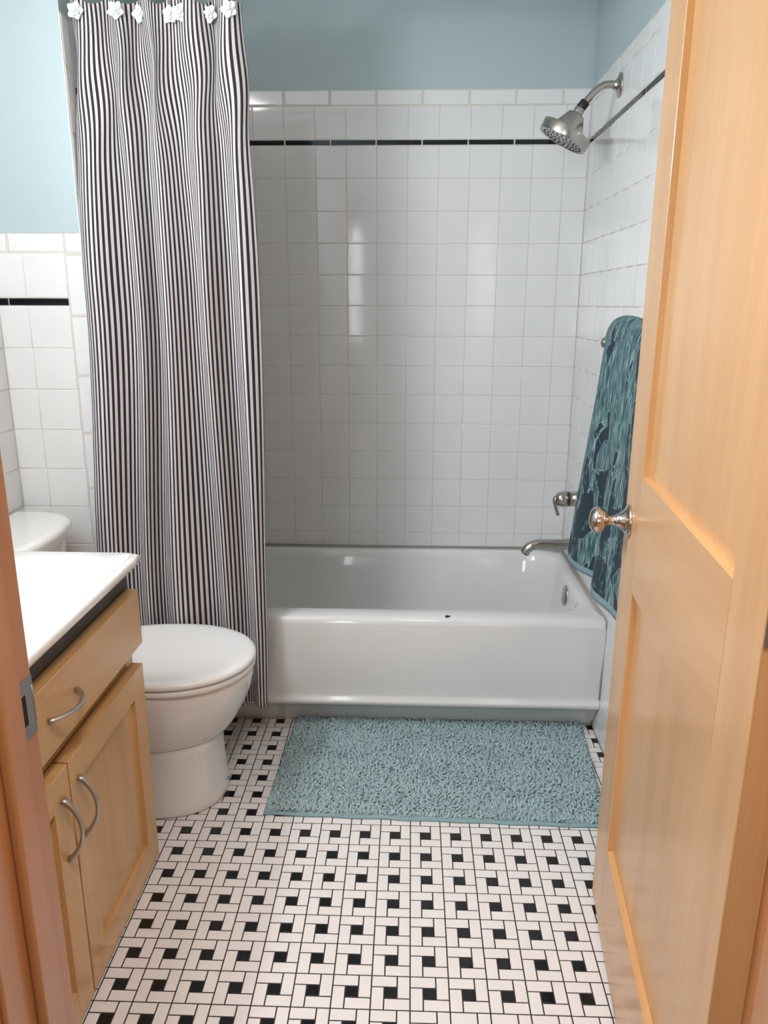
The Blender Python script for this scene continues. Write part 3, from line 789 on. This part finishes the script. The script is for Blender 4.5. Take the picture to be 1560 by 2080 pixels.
bm = NB(); tube(bm, [(-.835, YT-.17, .66), (-.806, YT-.17, .66)], .009, 14); tube(bm, [(-.808, YT-.17, .66), (-.804, YT-.12, .655), (-.806, YT-.09, .65)], .006, 12); part('flush_lever', bm, M['nickel'], to)

# ------------------------------------------------------------------ vanity
YV0, YV1 = -2.120, -1.300; XF = -.495; YM = -1.7185
va = thing('vanity_cabinet', 'maple vanity cabinet with one drawer over two doors and arched pulls', 'cabinet', (-.76, -1.71, 0))
bm = NB(); ya_, yb_ = YV0+.006, YV1+.012
v8 = [bm.verts.new((x, y, z)) for z in (.002, .7755) for y in (ya_, yb_) for x in (XL+.004, -.528)]
for q in ((0, 2, 3, 1), (0, 1, 5, 4), (2, 6, 7, 3), (0, 4, 6, 2), (1, 3, 7, 5)): bm.faces.new([v8[i] for i in q])
o = part('cabinet_body', bm, M['cab'], va); sd = o.modifiers.new('thickness', 'SOLIDIFY'); sd.thickness = .016; sd.offset = -1
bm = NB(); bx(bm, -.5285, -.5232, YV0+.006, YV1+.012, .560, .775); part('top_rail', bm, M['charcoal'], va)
def arc_pull(p0, p1, out, name='handle', par=None):
    p0, p1 = Vector(p0), Vector(p1); bm = NB(); n = 26; pts = []; rr = []
    for k in range(n+1):
        t = k/n; o = out*(4*t*(1-t))**.85; pts.append(p0.lerp(p1, t)+Vector((o, 0, 0)))
        rr.append(.0046+.0026*(abs(t-.5)*2)**2.5)
    tube(bm, pts, rr, 14, flat=(1.0, .85))
    return bm
def vpart(name, bm, mats, par, base): 
    bmesh.ops.transform(bm, matrix=Matrix.Translation(-base), verts=bm.verts[:]); return obj(name, bm, mats, par)
base = va.location.copy()
bm = NB(); bx(bm, -.5225, XF, YV0, YV1, .580, .714, .0015); dr = vpart('drawer', bm, M['cabh'], va, base)
vpart('handle', arc_pull((XF+.002, -1.655, .648), (XF+.002, -1.770, .648), .030), M['pull'], dr, base)
def vdoor(y0, y1, hy):
    bm = NB(); z0, z1 = .006, .533; fr_w = .062; xb = -.5225
    bx(bm, xb, XF-.010, y0+.01, y1-.01, z0+.01, z1-.01); d = vpart('cabinet_door', bm, M['cab'], va, base)
    for a, b in ((y0, y0+fr_w), (y1-fr_w, y1)):
        bm = NB(); bx(bm, xb-.0002, XF, a, b, z0, z1, .0012); vpart('stile', bm, M['cab'], d, base)
    for a, b in ((z0, z0+fr_w+.006), (z1-fr_w, z1)):
        bm = NB(); bx(bm, xb-.0001, XF-.0002, y0+fr_w, y1-fr_w, a, b); vpart('rail', bm, M['cabh'], d, base)
    vpart('handle', arc_pull((XF+.002, hy, .482), (XF+.002, hy, .355), .030), M['pull'], d, base)
vdoor(YM+.003, YV1-.012, -1.686); vdoor(YV0, YM-.003, -1.757)

# counter with integral oval bowl
ct = thing('sink_counter', 'glossy white vanity top with integral oval sink and moulded edge', 'countertop', (-.76, -1.71, .776))
cx0, cx1, cy0, cy1 = XL+.003, -.484, -2.142, -1.281
bcx, bcy, ra, rb = -.752, -1.70, .148, .235
N = 120
def rect_loop(ins, z, r):
    L = []
    for k in range(N):
        a = 2*PI*k/N; dx, dy = math.cos(a), math.sin(a)
        X0, X1, Y0, Y1 = cx0+(0 if ins == 0 else 0), cx1-ins, cy0, cy1-ins
        tx = ((X1-bcx)/dx if dx > 1e-9 else (X0-bcx)/dx if dx < -1e-9 else 9); ty = ((Y1-bcy)/dy if dy > 1e-9 else (Y0-bcy)/dy if dy < -1e-9 else 9)
        t = min(tx, ty); x, y = bcx+dx*t, bcy+dy*t
        # round the two exposed corners
        for (qx, qy) in ((X1, Y1),):
            ccx, ccy = qx-r, qy-r
            if x > ccx and y > ccy:
                # intersect ray with the corner circle
                ox, oy = bcx-ccx, bcy-ccy; B = ox*dx+oy*dy; Cc = ox*ox+oy*oy-r*r; D = B*B-Cc
                if D > 0: t = -B+math.sqrt(D); x, y = bcx+dx*t, bcy+dy*t
        L.append(Vector((x, y, z)))
    return L
def ell(f, z): return [Vector((bcx+ra*f*math.cos(2*PI*k/N)/math.sqrt(1), bcy+rb*f*math.sin(2*PI*k/N), z)) for k in range(N)]
ZT = .800
loops = [rect_loop(.012, .7762, .012), rect_loop(.004, .7762, .016), rect_loop(.0, .779, .018), rect_loop(.0, .789, .018), rect_loop(.0025, .7945, .018), rect_loop(.007, .7968, .018), rect_loop(.0125, .7972, .016), rect_loop(.0135, .7992, .016), rect_loop(.016, ZT, .016)]
loops += [[a.lerp(b, .5) for a, b in zip(rect_loop(.016, ZT, .016), ell(1.15, ZT))], ell(1.08, ZT), ell(1.02, ZT-.0015), ell(.98, ZT-.006), ell(.90, ZT-.022), ell(.75, ZT-.055), ell(.55, ZT-.085), ell(.3, ZT-.10), ell(.10, ZT-.104)]
bm = NB(); loft(bm, [[bm.verts.new(p) for p in l] for l in loops]); part('counter_slab', bm, M['counter'], ct)
bm = NB(); lathe(bm, [(.0, 0), (.020, 0), (.020, .003), (.014, .004), (.0, .003)], (bcx, bcy, ZT-.1035), (0, 0, 1), 28, cap=False); part('drain', bm, M['nickel'], ct)

# vanity lamp (outside the photo, gives the room its light)
lamp = thing('vanity_lamp', 'three-globe lamp on the left wall above the sink, outside the photo', 'lamp', (XL, -1.84, 1.86))
bm = NB(); bx(bm, XL-.004, XL+.02, -2.11, -1.57, 1.82, 1.90, .005); part('backplate', bm, M['nickel'], lamp)
for p in VL:
    bm = NB(); tube(bm, [(XL+.018, p[1], p[2]), (XL+.05, p[1], p[2])], .018, 18); part('socket', bm, M['nickel'], lamp)

# ------------------------------------------------------------------ bath rug
rug = thing('bath_rug', 'shaggy blue-green bath rug on the floor in front of the tub', 'rug', (.22, -.89, 0))
Q = [Vector((-.262, -1.150)), Vector((.672, -1.172)), Vector((.708, -.652)), Vector((-.244, -.650))]   # corners on the floor
def bil(s, t): return Q[0]*(1-s)*(1-t)+Q[1]*s*(1-t)+Q[2]*s*t+Q[3]*(1-s)*t
bm = NB(); n = 40; ring = []
for k in range(n): ring.append((k/n, 0))
for k in range(20): ring.append((1, k/20))
for k in range(n): ring.append((1-k/n, 1))
for k in range(20): ring.append((0, 1-k/20))
cq = (Q[0]+Q[1]+Q[2]+Q[3])/4; rings = []
for ins, z in ((.0, .001), (-.0, .004), (.004, .008), (.010, .009), (.016, .007)):
    rr = []
    for s, t in ring:
        p = bil(s, t); q = p + (cq-p).normalized()*ins; wv = .0016*math.sin(s*41+t*13)
        rr.append(bm.verts.new((q.x, q.y+wv, z)))
    rings.append(rr)
loft(bm, rings); part('hem', bm, M['hem'], rug)
# pile: thousands of short bent tufts, one mesh
sp = .0060; nu = int(.925/sp); nv = int(.485/sp)
S, Tt = np.meshgrid((np.arange(nu)+.5)/nu, (np.arange(nv)+.5)/nv)
S = S.ravel()+rng.uniform(-.5, .5, S.size)/nu; Tt = Tt.ravel()+rng.uniform(-.5, .5, Tt.size)/nv
m = len(S); qs = [np.array(q) for q in Q]
ins = .010
s_ = ins/.93+S*(1-2*ins/.93); t_ = ins/.5+Tt*(1-2*ins/.5)
P = (qs[0][None]*((1-s_)*(1-t_))[:, None]+qs[1][None]*(s_*(1-t_))[:, None]+qs[2][None]*(s_*t_)[:, None]+qs[3][None]*((1-s_)*t_)[:, None])
lean = np.stack([rng.normal(0, .0058, m)+.002*np.sin(P[:, 0]*30), rng.normal(0, .0058, m)+.002*np.sin(P[:, 1]*37+P[:, 0]*11)], 1)
h = rng.uniform(.011, .022, m); rad = rng.uniform(.0022, .0036, m)
lv = [(0, 0, .9), (.35, .25, 1.0), (.75, .75, 1.05), (1.0, 1.1, .55)]; K = 5
V = np.zeros((m, 4, K, 3)); th0 = rng.rand(m)*6.28
for a, (hz, lf, rf) in enumerate(lv):
    for k in range(K):
        an = th0+2*np.pi*k/K
        V[:, a, k, 0] = P[:, 0]+lean[:, 0]*lf+rad*rf*np.cos(an)-.22
        V[:, a, k, 1] = P[:, 1]+lean[:, 1]*lf+rad*rf*np.sin(an)+.89
        V[:, a, k, 2] = .005+(h-.005)*hz+.0006*np.sin(an*1.0)
F = []
for a in range(3):
    for k in range(K): F.append((a*K+k, a*K+(k+1) % K, (a+1)*K+(k+1) % K, (a+1)*K+k))
F4 = np.array(F); base_i = (np.arange(m)*4*K)[:, None, None]
quads = (base_i+F4[None]).reshape(-1, 4)
cap_ = np.arange(3*K, 4*K); caps = (np.arange(m)*4*K)[:, None]+cap_[None]
me = bpy.data.meshes.new('pile'); nvt = m*4*K; nq = len(quads); nc = m
me.vertices.add(nvt); me.vertices.foreach_set('co', V.reshape(-1).astype(np.float32))
loops_ = np.concatenate([quads.ravel(), caps.ravel()]).astype(np.int32)
me.loops.add(len(loops_)); me.loops.foreach_set('vertex_index', loops_)
me.polygons.add(nq+nc)
me.polygons.foreach_set('loop_start', np.concatenate([np.arange(nq)*4, nq*4+np.arange(nc)*K]).astype(np.int32))
me.polygons.foreach_set('use_smooth', np.ones(nq+nc, dtype=bool))
me.update(calc_edges=True); me.validate(); me.materials.append(M['pile'])
po = bpy.data.objects.new('pile', me); C.objects.link(po); po.parent = rug; po['kind'] = 'stuff'
